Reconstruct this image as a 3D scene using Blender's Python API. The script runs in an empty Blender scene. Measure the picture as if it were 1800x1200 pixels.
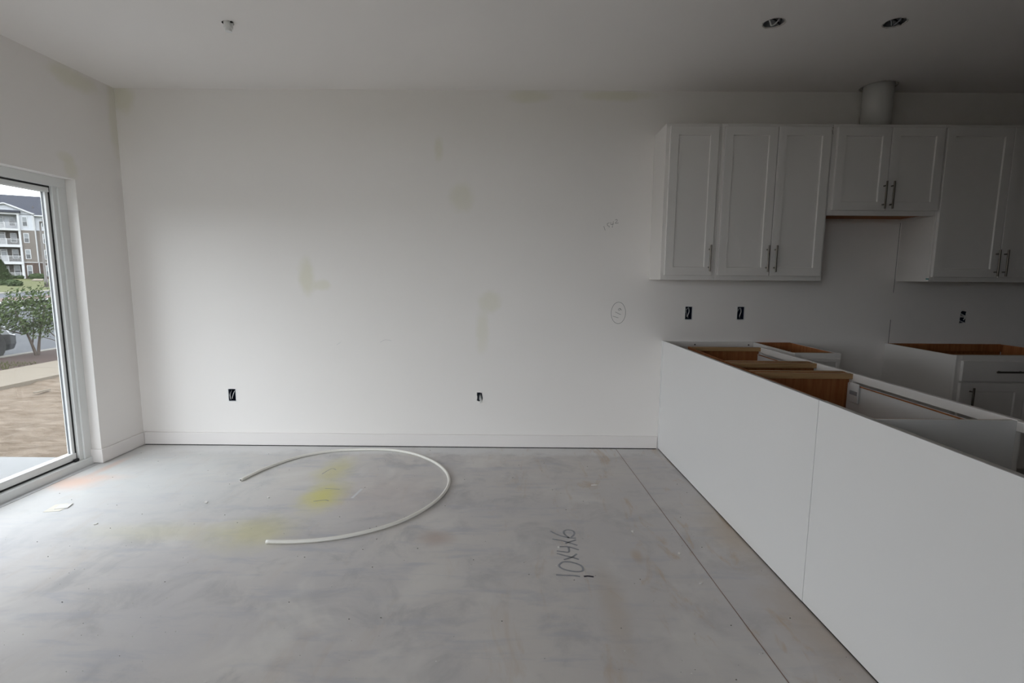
import bpy, bmesh, math, random
from mathutils import Vector, Matrix
random.seed(7)
S = bpy.context.scene
COL = S.collection

# ------------------------------------------------------------------ camera
YAW, PITCH, ROLL, EYE = -0.0046, 0.1255, 0.0072, 1.3635
fw = Vector((math.sin(YAW)*math.cos(PITCH), math.cos(YAW)*math.cos(PITCH), -math.sin(PITCH)))
rt0 = Vector((math.cos(YAW), -math.sin(YAW), 0)); up0 = rt0.cross(fw)
rt = rt0*math.cos(ROLL)+up0*math.sin(ROLL); up = -rt0*math.sin(ROLL)+up0*math.cos(ROLL)
cam = bpy.data.cameras.new('camera'); cam.sensor_width = 36; cam.lens = 887.18/1800*36
cam.clip_start = .05; cam.clip_end = 900
co = bpy.data.objects.new('camera', cam); COL.objects.link(co)
M = Matrix((rt, up, -fw)).transposed().to_4x4(); M.translation = (0, 0, EYE)
co.matrix_world = M; S.camera = co

# ------------------------------------------------------------------ overcast sky, exposure
SKY = 7.2
w = bpy.data.worlds.new('overcast_sky'); S.world = w; w.use_nodes = True
bg = w.node_tree.nodes['Background']
bg.inputs[0].default_value = (.935, .985, 1.055, 1); bg.inputs[1].default_value = SKY
vs = S.view_settings
S.display_settings.display_device = 'sRGB'
vs.view_transform = 'Standard'; vs.look = 'None'; vs.gamma = 1; vs.use_curve_mapping = False
vs.exposure = 0.0
S.cycles.use_denoising = True; S.cycles.adaptive_threshold = .08
S.cycles.max_bounces = 10; S.cycles.diffuse_bounces = 7; S.cycles.glossy_bounces = 4
S.cycles.transparent_max_bounces = 16; S.cycles.sample_clamp_indirect = 8
S.cycles.caustics_reflective = False; S.cycles.caustics_refractive = False

# room dimensions (metres)
D, XL, CH = 3.949, -2.998, 2.743          # back wall, left wall, ceiling
XR, YB = 9.0, -2.3                          # right wall, rear wall
YK = -6.5                                   # end of the unlit hall added to dim the kitchen
DY0, DY1, DZ1 = 1.70, 3.53, 2.005           # sliding door opening
WX0, WX1, WZ0, WZ1 = -2.9, .15, .08, 2.55     # unseen rear-wall window, added and sized for its light

def portal(y0, y1, z0, z1, rear=False):
    l = bpy.data.lights.new('sky_portal', 'AREA'); l.shape = 'RECTANGLE'
    l.size = y1-y0; l.size_y = z1-z0
    l.cycles.is_portal = True
    o = bpy.data.objects.new('sky_portal', l); COL.objects.link(o)
    if rear: o.matrix_world = Matrix(((-1, 0, 0, (y0+y1)/2), (0, 0, -1, YB-.11), (0, -1, 0, (z0+z1)/2), (0, 0, 0, 1)))
    else: o.matrix_world = Matrix(((0, 0, -1, -3.21), (1, 0, 0, (y0+y1)/2), (0, -1, 0, (z0+z1)/2), (0, 0, 0, 1)))
portal(DY0, DY1, 0, DZ1)
portal(WX0, WX1, WZ0, WZ1, True)

# ------------------------------------------------------------------ materials
def newmat(name):
    m = bpy.data.materials.new(name); m.use_nodes = True
    nt = m.node_tree; return m, nt, nt.nodes['Principled BSDF']
class NB:
    """small node helper"""
    def __init__(s, nt): s.nt = nt; s.n = nt.nodes; s.l = nt.links
    def put(s, sock, v):
        if isinstance(v, (int, float)): sock.default_value = v
        elif isinstance(v, (tuple, list)):
            sock.default_value = tuple(v)+((1,) if len(v) == 3 and len(sock.default_value) == 4 else ())
        else: s.l.new(v, sock)
    def pos(s): return s.n.new('ShaderNodeNewGeometry').outputs['Position']
    def obj(s): return s.n.new('ShaderNodeTexCoord').outputs['Object']
    def math(s, op, a, b=0.0):
        x = s.n.new('ShaderNodeMath'); x.operation = op; s.put(x.inputs[0], a); s.put(x.inputs[1], b); return x.outputs[0]
    def vm(s, op, a, b=(0, 0, 0)):
        x = s.n.new('ShaderNodeVectorMath'); x.operation = op; s.put(x.inputs[0], a); s.put(x.inputs[1], b)
        return x.outputs['Value'] if op in ('LENGTH', 'DOT_PRODUCT') else x.outputs[0]
    def noise(s, v, scale, detail=4, rough=.55, dist=0.0):
        x = s.n.new('ShaderNodeTexNoise'); s.put(x.inputs['Vector'], v); x.inputs['Scale'].default_value = scale
        x.inputs['Detail'].default_value = detail; x.inputs['Roughness'].default_value = rough
        x.inputs['Distortion'].default_value = dist; return x.outputs[0]
    def ramp(s, v, a, b, lo=0.0, hi=1.0):
        x = s.n.new('ShaderNodeMapRange'); x.interpolation_type = 'SMOOTHSTEP'; s.put(x.inputs[0], v)
        for i, q in enumerate((a, b, lo, hi)): x.inputs[i+1].default_value = q
        return x.outputs[0]
    def mix(s, f, a, b):
        x = s.n.new('ShaderNodeMix'); x.data_type = 'RGBA'; s.put(x.inputs[0], f); s.put(x.inputs[6], a); s.put(x.inputs[7], b)
        return x.outputs[2]
    def blob(s, p, c, r, soft=.55, nz=None):
        """soft ellipse mask at c with radii r; radius 0 means that axis is ignored"""
        d = s.vm('SUBTRACT', p, c); d = s.vm('MULTIPLY', d, tuple(1/q if q else 0 for q in r)); L = s.vm('LENGTH', d)
        if nz is not None: L = s.math('ADD', L, s.math('MULTIPLY', s.math('SUBTRACT', nz, .5), 1.1))
        return s.ramp(L, 1+soft*.5, 1-soft, 0, 1)
    def sep(s, v):
        x = s.n.new('ShaderNodeSeparateXYZ'); s.put(x.inputs[0], v); return x.outputs
    def bump(s, bsdf, h, strength, dist=.002):
        x = s.n.new('ShaderNodeBump'); x.inputs['Strength'].default_value = strength; x.inputs['Distance'].default_value = dist
        s.put(x.inputs['Height'], h); s.l.new(x.outputs[0], bsdf.inputs['Normal'])

def plain(name, col, rough=.5, metal=0.0, var=.06, scale=9, spec=.5, bump=0.0):
    m, nt, b = newmat(name); k = NB(nt)
    n = k.noise(k.pos(), scale, 4)
    c = k.mix(n, tuple(q*(1-var) for q in col), tuple(min(1, q*(1+var)) for q in col))
    k.put(b.inputs['Base Color'], c); b.inputs['Roughness'].default_value = rough; b.inputs['Metallic'].default_value = metal
    b.inputs['Specular IOR Level'].default_value = spec
    if bump: k.bump(b, k.noise(k.pos(), scale*12, 3), bump)
    return m

WALLC = (.865, .835, .81)
def wall_material(name, stains, plane):
    m, nt, b = newmat(name); k = NB(nt); p = k.pos()
    big = k.noise(p, .9, 3); fine = k.noise(p, 14, 3)
    c = k.mix(k.ramp(big, .3, .7), tuple(q*.985 for q in WALLC), WALLC)
    nz = k.noise(p, 7, 4, .6)
    for (a, z, ra, rz, st) in stains:
        if plane == 'y': mk = k.blob(p, (a, 0, z), (ra*1.25, 0, rz*1.2), .6, nz)
        else: mk = k.blob(p, (0, a, z), (0, ra*1.25, rz*1.2), .6, nz)
        c = k.mix(k.math('MULTIPLY', mk, st), c, (.74, .72, .56))
    k.put(b.inputs['Base Color'], c); b.inputs['Roughness'].default_value = .9
    b.inputs['Specular IOR Level'].default_value = .25
    k.bump(b, k.noise(p, 160, 2), .08, .001)
    return m
WST = [(-1.621, 1.359, .054, .129, .55), (-1.504, 1.30, .059, .034, .4), (-.581, 2.322, .033, .072, .4), (-.407, 1.974, .073, .09, .4),
       (-.254, .965, .046, .168, .35), (-.194, 1.175, .072, .077, .4), (.11, 2.70, .146, .042, .45), (.739, 2.71, .214, .035, .5), (-2.94, 2.66, .07, .09, .5)]
m_wall = wall_material('primed_wall', WST, 'y')
m_wall_l = wall_material('primed_wall_left', [(3.60, 2.68, .16, .06, .5), (3.93, 2.5, .05, .25, .4), (3.5, 2.07, .05, .06, .4), (3.47, 2.14, .06, .03, .3)], 'x')
m_ceil = wall_material('primed_ceiling', [], 'y')
m_lowbounce = plain('low_bounce_board', (.46, .43, .39), .95, var=.05, scale=2, spec=.1)  # darker tone for unseen walls, cuts light bounced into the kitchen

def concrete_floor():
    m, nt, b = newmat('concrete_floor'); k = NB(nt); p = k.pos()
    n1 = k.noise(p, .8, 5, .6, .4); n2 = k.noise(p, 3.2, 6, .65, .6); n3 = k.noise(p, 38, 4, .7)
    st = k.vm('MULTIPLY', p, (1.1, 5.5, 1)); n4 = k.noise(st, 2.2, 5, .65, .3)     # trowel streaks
    c = k.mix(k.ramp(n1, .3, .7), (.565, .545, .55), (.66, .625, .595))
    c = k.mix(k.math('MULTIPLY', k.ramp(n2, .48, .68), .75), c, (.46, .45, .455))
    c = k.mix(k.math('MULTIPLY', k.ramp(n4, .5, .7), .6), c, (.46, .465, .51))
    c = k.mix(k.math('MULTIPLY', k.ramp(k.noise(p, 1.9, 4, .6, .5), .5, .7), .6), c, (.74, .715, .685))
    c = k.mix(k.math('MULTIPLY', k.ramp(n3, .58, .78), .25), c, (.74, .74, .74))
    X, Y, Z = k.sep(p)
    nz = k.noise(p, 4.5, 5, .65)
    # drywall dusting along the back wall and, with daylight painted in, near the door
    dust_light = k.math('MULTIPLY', k.ramp(k.math('ADD', X, k.math('MULTIPLY', k.math('SUBTRACT', n1, .5), 2.2)), -.6, -2.6), k.math('MULTIPLY', k.ramp(n2, .25, .6, .3, .7), k.ramp(Y, 2.0, 3.2)))
    c = k.mix(dust_light, c, (.68, .69, .68))
    edge = k.math('MULTIPLY', k.ramp(k.math('ADD', Y, k.math('MULTIPLY', k.math('SUBTRACT', nz, .5), .35)), 3.72, 3.84), k.ramp(X, 1.3, .7, .25, .85))
    c = k.mix(edge, c, (.74, .735, .73))
    # brown rust towards the peninsula, darker slab on that side
    c = k.mix(k.math('MULTIPLY', k.ramp(k.math('ADD', X, k.math('MULTIPLY', k.math('SUBTRACT', n1, .5), 1.2)), -.5, 1.0), .28), c, (.53, .495, .47))
    ru = k.math('MULTIPLY', k.ramp(k.noise(k.vm('MULTIPLY', k.vm('ADD', p, (0, 0, 3)), (3.5, 1.0, 1)), 2.0, 5, .7, .8), .54, .72), k.ramp(X, -.6, 1.1, .12, .7))
    c = k.mix(ru, c, (.50, .37, .25))
    for (x, y, rx, ry, q, cl) in [(-1.262, 3.409, .10, .19, .55, (.66, .62, .26)), (-1.188, 3.0, .10, .16, .85, (.70, .66, .20)), (-1.386, 2.551, .17, .15, .5, (.66, .61, .28)),
                                  (-1.881, 2.548, .33, .08, .28, (.64, .60, .34)), (-2.907, 3.182, .15, .10, .75, (.80, .55, .44)), (-2.77, 3.27, .13, .05, .3, (.80, .58, .48)),
                                  (.425, 1.947, .05, .22, .25, (.45, .33, .2)), (.617, 2.35, .022, .05, .45, (.47, .33, .2)), (-.409, 2.51, .08, .06, .5, (.42, .30, .25)),
                                  (1.218, 2.601, .12, .28, .5, (.43, .33, .22)), (1.243, 1.855, .14, .3, .45, (.42, .32, .22)), (-.8, 3.05, .25, .25, .3, (.55, .46, .43)),
                                  (-2.90, 3.45, .03, .16, .35, (.75, .42, .28))]:
        c = k.mix(k.math('MULTIPLY', k.blob(p, (x, y, 0), (rx*1.3, ry*1.3, 0), .9, nz), q), c, cl)
    k.put(b.inputs['Base Color'], c)
    k.put(b.inputs['Roughness'], k.ramp(n2, .3, .7, .62, .8)); b.inputs['Specular IOR Level'].default_value = .35
    k.bump(b, k.math('ADD', k.math('MULTIPLY', n3, .4), n2), .12, .003)
    return m
m_floor = concrete_floor()

def wood(name, c1, c2, axis=(1, 12, 12), rough=.45):
    m, nt, b = newmat(name); k = NB(nt); p = k.pos()
    v = k.vm('MULTIPLY', p, axis); n = k.noise(v, 3.5, 6, .6, .8); n2 = k.noise(p, 2, 3)
    k.put(b.inputs['Base Color'], k.mix(k.math('ADD', k.math('MULTIPLY', k.ramp(n, .3, .7), .75), k.math('MULTIPLY', n2, .25)), c1, c2))
    b.inputs['Roughness'].default_value = rough; b.inputs['Specular IOR Level'].default_value = .2
    k.bump(b, n, .05); return m
m_brown = wood('brown_cabinet_side', (.30, .105, .036), (.43, .175, .066), (12, 12, 1), .6)
m_rail = wood('pale_wood_rail', (.34, .205, .095), (.46, .295, .15), (1, 14, 14))
m_cab = plain('white_cabinet_paint', (.765, .74, .715), .38, var=.02, scale=2.5, spec=.45)
m_panel = plain('white_laminate', (.80, .795, .79), .42, var=.015, scale=1.5, spec=.35)
m_backer = plain('grey_panel_backer', (.52, .51, .49), .7)
m_trim = plain('primed_trim', (.82, .785, .765), .45, var=.02, scale=3)
m_vinyl = plain('white_vinyl', (.80, .81, .80), .35, var=.02, scale=4)
m_vinyl_in = plain('grey_vinyl_channel', (.30, .31, .33), .45)
m_black = plain('black_gasket', (.012, .012, .013), .6)
m_gap = plain('dark_gap', (.02, .018, .016), .9)
m_nickel = plain('brushed_nickel', (.20, .175, .155), .38, .9, var=.1, scale=60)
m_boxblue = plain('blue_black_plastic', (.012, .020, .045), .5)
m_wire = plain('grey_wire', (.55, .55, .56), .5)
m_wirew = plain('white_wire', (.78, .78, .76), .45)
m_copper = plain('copper_wire', (.55, .28, .15), .35, 1.0)
m_pex = plain('white_pex_pipe', (.84, .82, .76), .33, var=.03, scale=3)
m_pexend = plain('pex_bore', (.15, .14, .13), .7)
m_pencil = plain('pencil_graphite', (.10, .10, .10), .7)
m_marker = plain('marker_on_concrete', (.30, .305, .325), .85, var=.35, scale=40)
m_markdk = plain('marker_dark', (.055, .05, .065), .8)
m_chalk = plain('chalk_line_red', (.24, .15, .12), .9, var=.4, scale=20)
m_scratch = plain('scratch_white', (.70, .70, .71), .9)
m_duct = plain('primed_duct', (.66, .65, .63), .55, var=.06, scale=5)
m_metal = plain('galvanised_can', (.45, .46, .48), .4, .8, var=.25, scale=25)
m_torn = plain('torn_drywall', (.55, .52, .48), .95, var=.3, scale=40)
m_tape = plain('teal_tape', (.05, .26, .27), .5)
m_whitepl = plain('white_plastic', (.78, .78, .77), .4)
m_scrap = plain('drywall_scrap', (.74, .70, .62), .9, var=.1, scale=30)
m_crumb = plain('plaster_crumb', (.75, .73, .70), .9)
m_dkcrumb = plain('dark_crumb', (.10, .09, .08), .9)

def glass(name, tint=.93):
    m = bpy.data.materials.new(name); m.use_nodes = True; nt = m.node_tree; nt.nodes.clear(); k = NB(nt)
    out = nt.nodes.new('ShaderNodeOutputMaterial'); tr = nt.nodes.new('ShaderNodeBsdfTransparent'); gl = nt.nodes.new('ShaderNodeBsdfGlossy')
    df = nt.nodes.new('ShaderNodeBsdfDiffuse'); df.inputs[0].default_value = (.8, .8, .8, 1)
    tr.inputs[0].default_value = (tint, tint*1.01, tint*1.005, 1); gl.inputs['Roughness'].default_value = .02
    lw = nt.nodes.new('ShaderNodeLayerWeight'); lw.inputs[0].default_value = .5      # Schlick reflectance of a pane
    fr = k.math('ADD', k.math('MULTIPLY', k.math('POWER', lw.outputs['Facing'], 5.0), .9), .04)
    mx = nt.nodes.new('ShaderNodeMixShader'); k.l.new(fr, mx.inputs[0]); k.l.new(tr.outputs[0], mx.inputs[1]); k.l.new(gl.outputs[0], mx.inputs[2])
    mx2 = nt.nodes.new('ShaderNodeMixShader')      # dust smears on the new glass
    p = k.pos(); k.put(mx2.inputs[0], k.math('MULTIPLY', k.ramp(k.noise(p, 7, 5, .65, 1.0), .5, .8), .05))
    k.l.new(mx.outputs[0], mx2.inputs[1]); k.l.new(df.outputs[0], mx2.inputs[2])
    k.l.new(mx2.outputs[0], out.inputs[0]); return m
m_glass = glass('door_glass', .82); m_glass_w = glass('window_glass', .95)

# ------------------------------------------------------------------ mesh helpers
def link(name, me, mat=None, parent=None):
    o = bpy.data.objects.new(name, me); COL.objects.link(o)
    if mat: me.materials.append(mat)
    if parent: o.parent = parent
    return o
def bm_obj(name, bm, mat, parent=None, smooth=False, bevel=0.0):
    if bevel: bmesh.ops.bevel(bm, geom=bm.edges[:], offset=bevel, segments=1, affect='EDGES', clamp_overlap=True)
    bmesh.ops.recalc_face_normals(bm, faces=bm.faces)
    if smooth:
        for f in bm.faces: f.smooth = True
    me = bpy.data.meshes.new(name); bm.to_mesh(me); bm.free()
    return link(name, me, mat, parent)
def addbox(bm, x0, x1, y0, y1, z0, z1):
    v = [bm.verts.new(p) for p in ((x0, y0, z0), (x1, y0, z0), (x1, y1, z0), (x0, y1, z0), (x0, y0, z1), (x1, y0, z1), (x1, y1, z1), (x0, y1, z1))]
    for f in ((0, 3, 2, 1), (4, 5, 6, 7), (0, 1, 5, 4), (1, 2, 6, 5), (2, 3, 7, 6), (3, 0, 4, 7)): bm.faces.new([v[i] for i in f])
def box(name, x0, x1, y0, y1, z0, z1, mat, parent=None, bevel=0.0):
    bm = bmesh.new(); addbox(bm, x0, x1, y0, y1, z0, z1); return bm_obj(name, bm, mat, parent, bevel=bevel)
def boxes(name, L, mat, parent=None, bevel=0.0):
    bm = bmesh.new()
    for q in L: addbox(bm, *q)
    return bm_obj(name, bm, mat, parent, bevel=bevel)
def addprism(bm, pts, a, b, f):
    """extrude outline pts between a and b; f(u, v, w) -> xyz"""
    A = [bm.verts.new(f(u, v, a)) for u, v in pts]; B = [bm.verts.new(f(u, v, b)) for u, v in pts]
    n = len(pts); bm.faces.new(A[::-1]); bm.faces.new(B)
    for i in range(n): bm.faces.new((A[i], A[(i+1) % n], B[(i+1) % n], B[i]))
def addtube(bm, P, r, seg=8, cap=True):
    P = [Vector(p) for p in P]; rings = []
    nrm = None
    for i, p in enumerate(P):
        t = (P[min(i+1, len(P)-1)]-P[max(i-1, 0)]).normalized()
        if nrm is None:
            a = Vector((0, 0, 1)) if abs(t.z) < .9 else Vector((1, 0, 0)); nrm = t.cross(a).normalized()
        else: nrm = (nrm-t*nrm.dot(t)).normalized()
        b = t.cross(nrm); rr = r[i] if isinstance(r, (list, tuple)) else r
        rings.append([bm.verts.new(p+(nrm*math.cos(q*2*math.pi/seg)+b*math.sin(q*2*math.pi/seg))*rr) for q in range(seg)])
    for A, B in zip(rings, rings[1:]):
        for q in range(seg): bm.faces.new((A[q], A[(q+1) % seg], B[(q+1) % seg], B[q]))
    if cap: bm.faces.new(rings[0][::-1]); bm.faces.new(rings[-1])
def tube(name, P, r, mat, parent=None, seg=8):
    bm = bmesh.new(); addtube(bm, P, r, seg); return bm_obj(name, bm, mat, parent, smooth=True)
def empty(name, loc=(0, 0, 0)):
    o = bpy.data.objects.new(name, None); COL.objects.link(o); o.location = loc; o.empty_display_size = .1; return o
def tag(o, label, cat, group=None, kind=None):
    o['label'] = label; o['category'] = cat
    if group: o['group'] = group
    if kind: o['kind'] = kind
    return o
def under(parent, *objs):
    """parent built-in-place parts to an Empty without moving them"""
    for o in objs:
        o.parent = parent; o.matrix_parent_inverse = Matrix.Translation(parent.location).inverted()
def cut(o, cutters):
    bm = bmesh.new()
    for c in cutters: c(bm)
    bmesh.ops.recalc_face_normals(bm, faces=bm.faces)
    me = bpy.data.meshes.new('cutter'); bm.to_mesh(me); bm.free()
    c = bpy.data.objects.new('cutter', me); COL.objects.link(c)
    md = o.modifiers.new('cut', 'BOOLEAN'); md.operation = 'DIFFERENCE'; md.solver = 'EXACT'; md.object = c
    dg = bpy.context.evaluated_depsgraph_get(); dg.update()
    nm = bpy.data.meshes.new_from_object(o.evaluated_get(dg)); o.modifiers.clear(); o.data = nm
    bpy.data.objects.remove(c)
def catmull(P, n=5):
    out = []
    for i in range(len(P)-1):
        p0, p1, p2, p3 = (Vector(P[max(i-1, 0)]), Vector(P[i]), Vector(P[i+1]), Vector(P[min(i+2, len(P)-1)]))
        for j in range(n):
            t = j/n; out.append(.5*((2*p1)+(p2-p0)*t+(2*p0-5*p1+4*p2-p3)*t*t+(3*p1-p0-3*p2+p3)*t*t*t))
    out.append(Vector(P[-1])); return out
def stroke(bm, P, wdt, off, f, smooth=True):
    """flat pen stroke: P 2-D points, f(u, v, off) -> xyz"""
    Q = catmull([(a, b, 0) for a, b in P], 4) if smooth and len(P) > 2 else [Vector((a, b, 0)) for a, b in P]
    prev = None
    for i, p in enumerate(Q):
        t = (Q[min(i+1, len(Q)-1)]-Q[max(i-1, 0)]).normalized(); n = Vector((-t.y, t.x, 0))*wdt/2
        a = bm.verts.new(f(p.x+n.x, p.y+n.y, off)); b = bm.verts.new(f(p.x-n.x, p.y-n.y, off))
        if prev: bm.faces.new((prev[0], a, b, prev[1]))
        prev = (a, b)
onfloor = lambda u, v, o: (u, v, o)
onwall = lambda u, v, o: (u, D-o, v)

# ================================================================== room shell
T = .20
floor = box('floor', XL-T, XR+.1, YK-.1, D+.12, -.14, 0, m_floor)
tag(floor, 'bare mottled grey concrete floor with yellow and orange stains', 'floor', kind='structure')
ceiling = box('ceiling', XL-T, XR+.1, YK-.1, D+.12, CH, CH+.14, m_ceil)
tag(ceiling, 'plain white primed ceiling with two rough light holes', 'ceiling', kind='structure')
wall_back = box('wall_back', XL-T, XR+.1, D, D+.12, 0, CH, m_wall)
tag(wall_back, 'large white primed wall with faint yellowish patches and pencil notes', 'wall', kind='structure')
wall_right = box('wall_right', XR, XR+.1, YK, D, 0, CH, m_lowbounce)
tag(wall_right, 'darkened wall closing the kitchen on the right, out of view', 'wall', kind='structure')
wall_front = box('wall_front', XL-T, 1.0, YB-.1, YB, 0, CH, m_ceil)
tag(box('wall_added_hall', 1.0, 1.12, YK, -.62, 0, CH, m_lowbounce), 'unseen dark wall added beside an unlit hall that dims the kitchen', 'wall', kind='structure')  # added with the end wall so the kitchen faces unlit space
tag(box('wall_added_hall_end', 1.0, XR, YK-.1, YK, 0, CH, m_lowbounce), 'unseen end wall of the dark hall added to dim the kitchen', 'wall', kind='structure')
tag(wall_front, 'white wall behind the viewpoint', 'wall', kind='structure')
wall_left = box('wall_left', XL-T, XL, YB, D, 0, CH, m_wall_l)
cut(wall_left, [lambda b: addbox(b, XL-T-.1, XL+.1, DY0, DY1, -.05, DZ1)])
cut(wall_front, [lambda b: addbox(b, WX0, WX1, YB-.2, YB+.1, WZ0, WZ1)])
part_ = box('wall_light_block', .0, 1.12, -.62, -.5, 0, CH, m_ceil); tag(part_, 'unseen white wall added behind the viewpoint to block rear daylight', 'wall', kind='structure')  # added to keep rear window light off the kitchen
tag(wall_left, 'white primed wall holding the sliding glass door', 'wall', kind='structure')

# ---- openings in the back wall and ceiling
OUT = [(-2.259, .416, .029, .049), (-.272, .418, .019, .036), (1.361, 1.10, .027, .050), (1.767, 1.102, .027, .050), (3.499, 1.085, .024, .047)]
def rag(cx, cz, a, b, seed, jit):
    r = random.Random(seed); pts = []
    for (x0, z0), (x1, z1) in zip([(-a, -b), (a, -b), (a, b), (-a, b)], [(a, -b), (a, b), (-a, b), (-a, -b)]):
        for t in (0, .25, .5, .75): pts.append((cx+x0+(x1-x0)*t+r.uniform(-jit, jit), cz+z0+(z1-z0)*t+r.uniform(-jit, jit)))
    return pts
JIT = [.002, .006, .001, .001, .006]
cut(wall_back, [(lambda b, i=i, q=q: addprism(b, rag(*q, i, JIT[i]), D-.05, D+.075, lambda u, v, y: (u, y, v))) for i, q in enumerate(OUT)])
LIGHTS = [(1.392, 2.938), (2.04, 2.929)]
DUCT = (2.60, 3.835, .095)
def disc(b, cx, cy, r, z0, z1, seed=0, jit=0.0, n=28):
    rr = random.Random(seed)
    addprism(b, [(cx+(r+rr.uniform(-jit, jit))*math.cos(i*2*math.pi/n), cy+(r+rr.uniform(-jit, jit))*math.sin(i*2*math.pi/n)) for i in range(n)], z0, z1, lambda u, v, z: (u, v, z))
cut(ceiling, [lambda b: disc(b, *LIGHTS[0], .053, CH-.05, CH+.12, 3, .003), lambda b: disc(b, *LIGHTS[1], .053, CH-.05, CH+.12, 5, .003),
              lambda b: disc(b, DUCT[0], DUCT[1], .108, CH-.05, CH+.12, 9, .010), lambda b: disc(b, -1.587, 2.964, .030, CH-.05, CH+.1, 2, .004, 14)])

# ---- pencil notes on the wall, marker and chalk on the floor
def strokes(name, SS, wdt, f, mat, parent, label, off=.0006):
    bm = bmesh.new()
    for s in SS: stroke(bm, s, wdt, off, f)
    o = bm_obj(name, bm, mat, parent); o['label'] = label; return o
WN = [[(.679, 1.76), (.689, 1.729)], [(.721, 1.785), (.705, 1.78), (.708, 1.764), (.721, 1.76), (.719, 1.751)], [(.731, 1.791), (.733, 1.771)], [(.733, 1.771), (.754, 1.779)], [(.751, 1.797), (.743, 1.750)], [(.764, 1.806), (.776, 1.811), (.78, 1.801), (.765, 1.782), (.79, 1.786)]]
strokes('pencil_note', WN, .0022, onwall, m_pencil, wall_back, 'slanted pencil number 1542')
WC = [[(.812+.056*math.cos(i*math.pi/12), 1.097+.084*math.sin(i*math.pi/12)) for i in range(26)], [(.77, 1.071), (.814, 1.058)], [(.788, 1.104), (.832, 1.083)], [(.822, 1.134), (.811, 1.126), (.815, 1.118), (.827, 1.122), (.822, 1.134), (.839, 1.118)]]
strokes('circled_pencil_note', WC, .0024, onwall, m_pencil, wall_back, 'pencil number 119 inside a drawn oval')
strokes('pencil_scratch', [[(-1.404, .829), (-1.386, .839), (-1.372, .849)]], .002, onwall, m_wire, wall_back, 'short pencil scratch')
strokes('pencil_scratch', [[(-1.059, .851), (-1.018, .871), (-.97, .864)]], .002, onwall, m_wire, wall_back, 'curved pencil scratch')
strokes('wall_seam', [[(2.938, .60), (2.938, 1.06)]], .004, onwall, m_pencil, wall_back, 'thin dark vertical line beside the range gap')
strokes('wall_seam', [[(2.938, 1.27), (2.938, 1.80)]], .0035, onwall, m_pencil, wall_back, 'thin vertical line under the short cabinet')
FT = [[(.202, 2.186), (.241, 2.182), (.28, 2.181), (.312, 2.174)], [(.222, 2.265), (.245, 2.293), (.286, 2.291), (.324, 2.267), (.334, 2.24), (.325, 2.217), (.291, 2.213), (.249, 2.227), (.227, 2.247), (.222, 2.265)],
      [(.25, 2.313), (.291, 2.335), (.307, 2.351), (.32, 2.367)], [(.22, 2.369), (.258, 2.35), (.298, 2.332), (.324, 2.316)], [(.222, 2.392), (.254, 2.385), (.282, 2.383), (.285, 2.43)], [(.24, 2.433), (.287, 2.431), (.335, 2.404)],
      [(.209, 2.508), (.264, 2.49), (.333, 2.447)], [(.273, 2.465), (.3, 2.483), (.332, 2.502)], [(.204, 2.593), (.243, 2.552), (.297, 2.523), (.334, 2.52)], [(.297, 2.523), (.278, 2.56), (.277, 2.591), (.298, 2.607), (.328, 2.596), (.33, 2.561), (.309, 2.527)]]
strokes('marker_lettering', FT, .0105, onfloor, m_marker, floor, 'dark handwritten 10X4X6')
strokes('marker_blot', [[(.329, 2.174), (.349, 2.178), (.374, 2.172)]], .012, onfloor, m_markdk, floor, 'black blot at the end of the lettering', .0008)
strokes('chalk_line', [[(.825, 3.93), (.88, 2.85), (.932, 1.818), (.985, .8)]], .0035, onfloor, m_chalk, floor, 'thin reddish snapped chalk line', .0007)
strokes('floor_scratch', [[(-1.0, 2.98), (-.98, 3.12)]], .016, onfloor, m_scratch, floor, 'short white scuff')
strokes('pencil_arrow', [[(-1.33, 3.36), (-1.30, 3.46), (-1.26, 3.44)], [(-1.22, 3.12), (-1.12, 3.11)]], .005, onfloor, m_marker, floor, 'pencil arrow in the yellow spray spot')
strokes('marker_scribble', [[(-1.22, 2.93), (-1.16, 2.95), (-1.13, 2.94)]], .006, onfloor, m_marker, floor, 'faint scribbles')

# ---- baseboards
def baseboard(name, x0, x1, y0, y1, label):
    o = box(name, x0, x1, y0, y1, .007, .107, m_trim, bevel=.002); return tag(o, label, 'baseboard', kind='structure')
baseboard('baseboard_back', XL+.012, 1.155, D-.013, D-.0005, 'flat white baseboard along the long back wall')
bb = box('baseboard_left', XL+.0005, XL+.013, DY1-.012, D-.013, .007, .107, m_trim, bevel=.002)
tag(bb, 'short white baseboard between sliding door and corner', 'baseboard', kind='structure')
o = box('return', XL-.075, XL+.0005, DY1-.012, DY1-.0005, .007, .107, m_trim, bb, .002); o['label'] = 'mitred return into the door reveal'
baseboard('baseboard_left_rear', XL+.0005, XL+.013, YB+.02, DY0-.02, 'white baseboard behind the viewpoint')
gp = box('painted_gap_shade', XL+.0135, 1.15, D-.010, D-.001, .0005, .0065, m_gap, bpy.data.objects['baseboard_back']); gp['label'] = 'dark strip painting the shade in the gap under the board'  # near-black strip paints the shade below the baseboard

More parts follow.
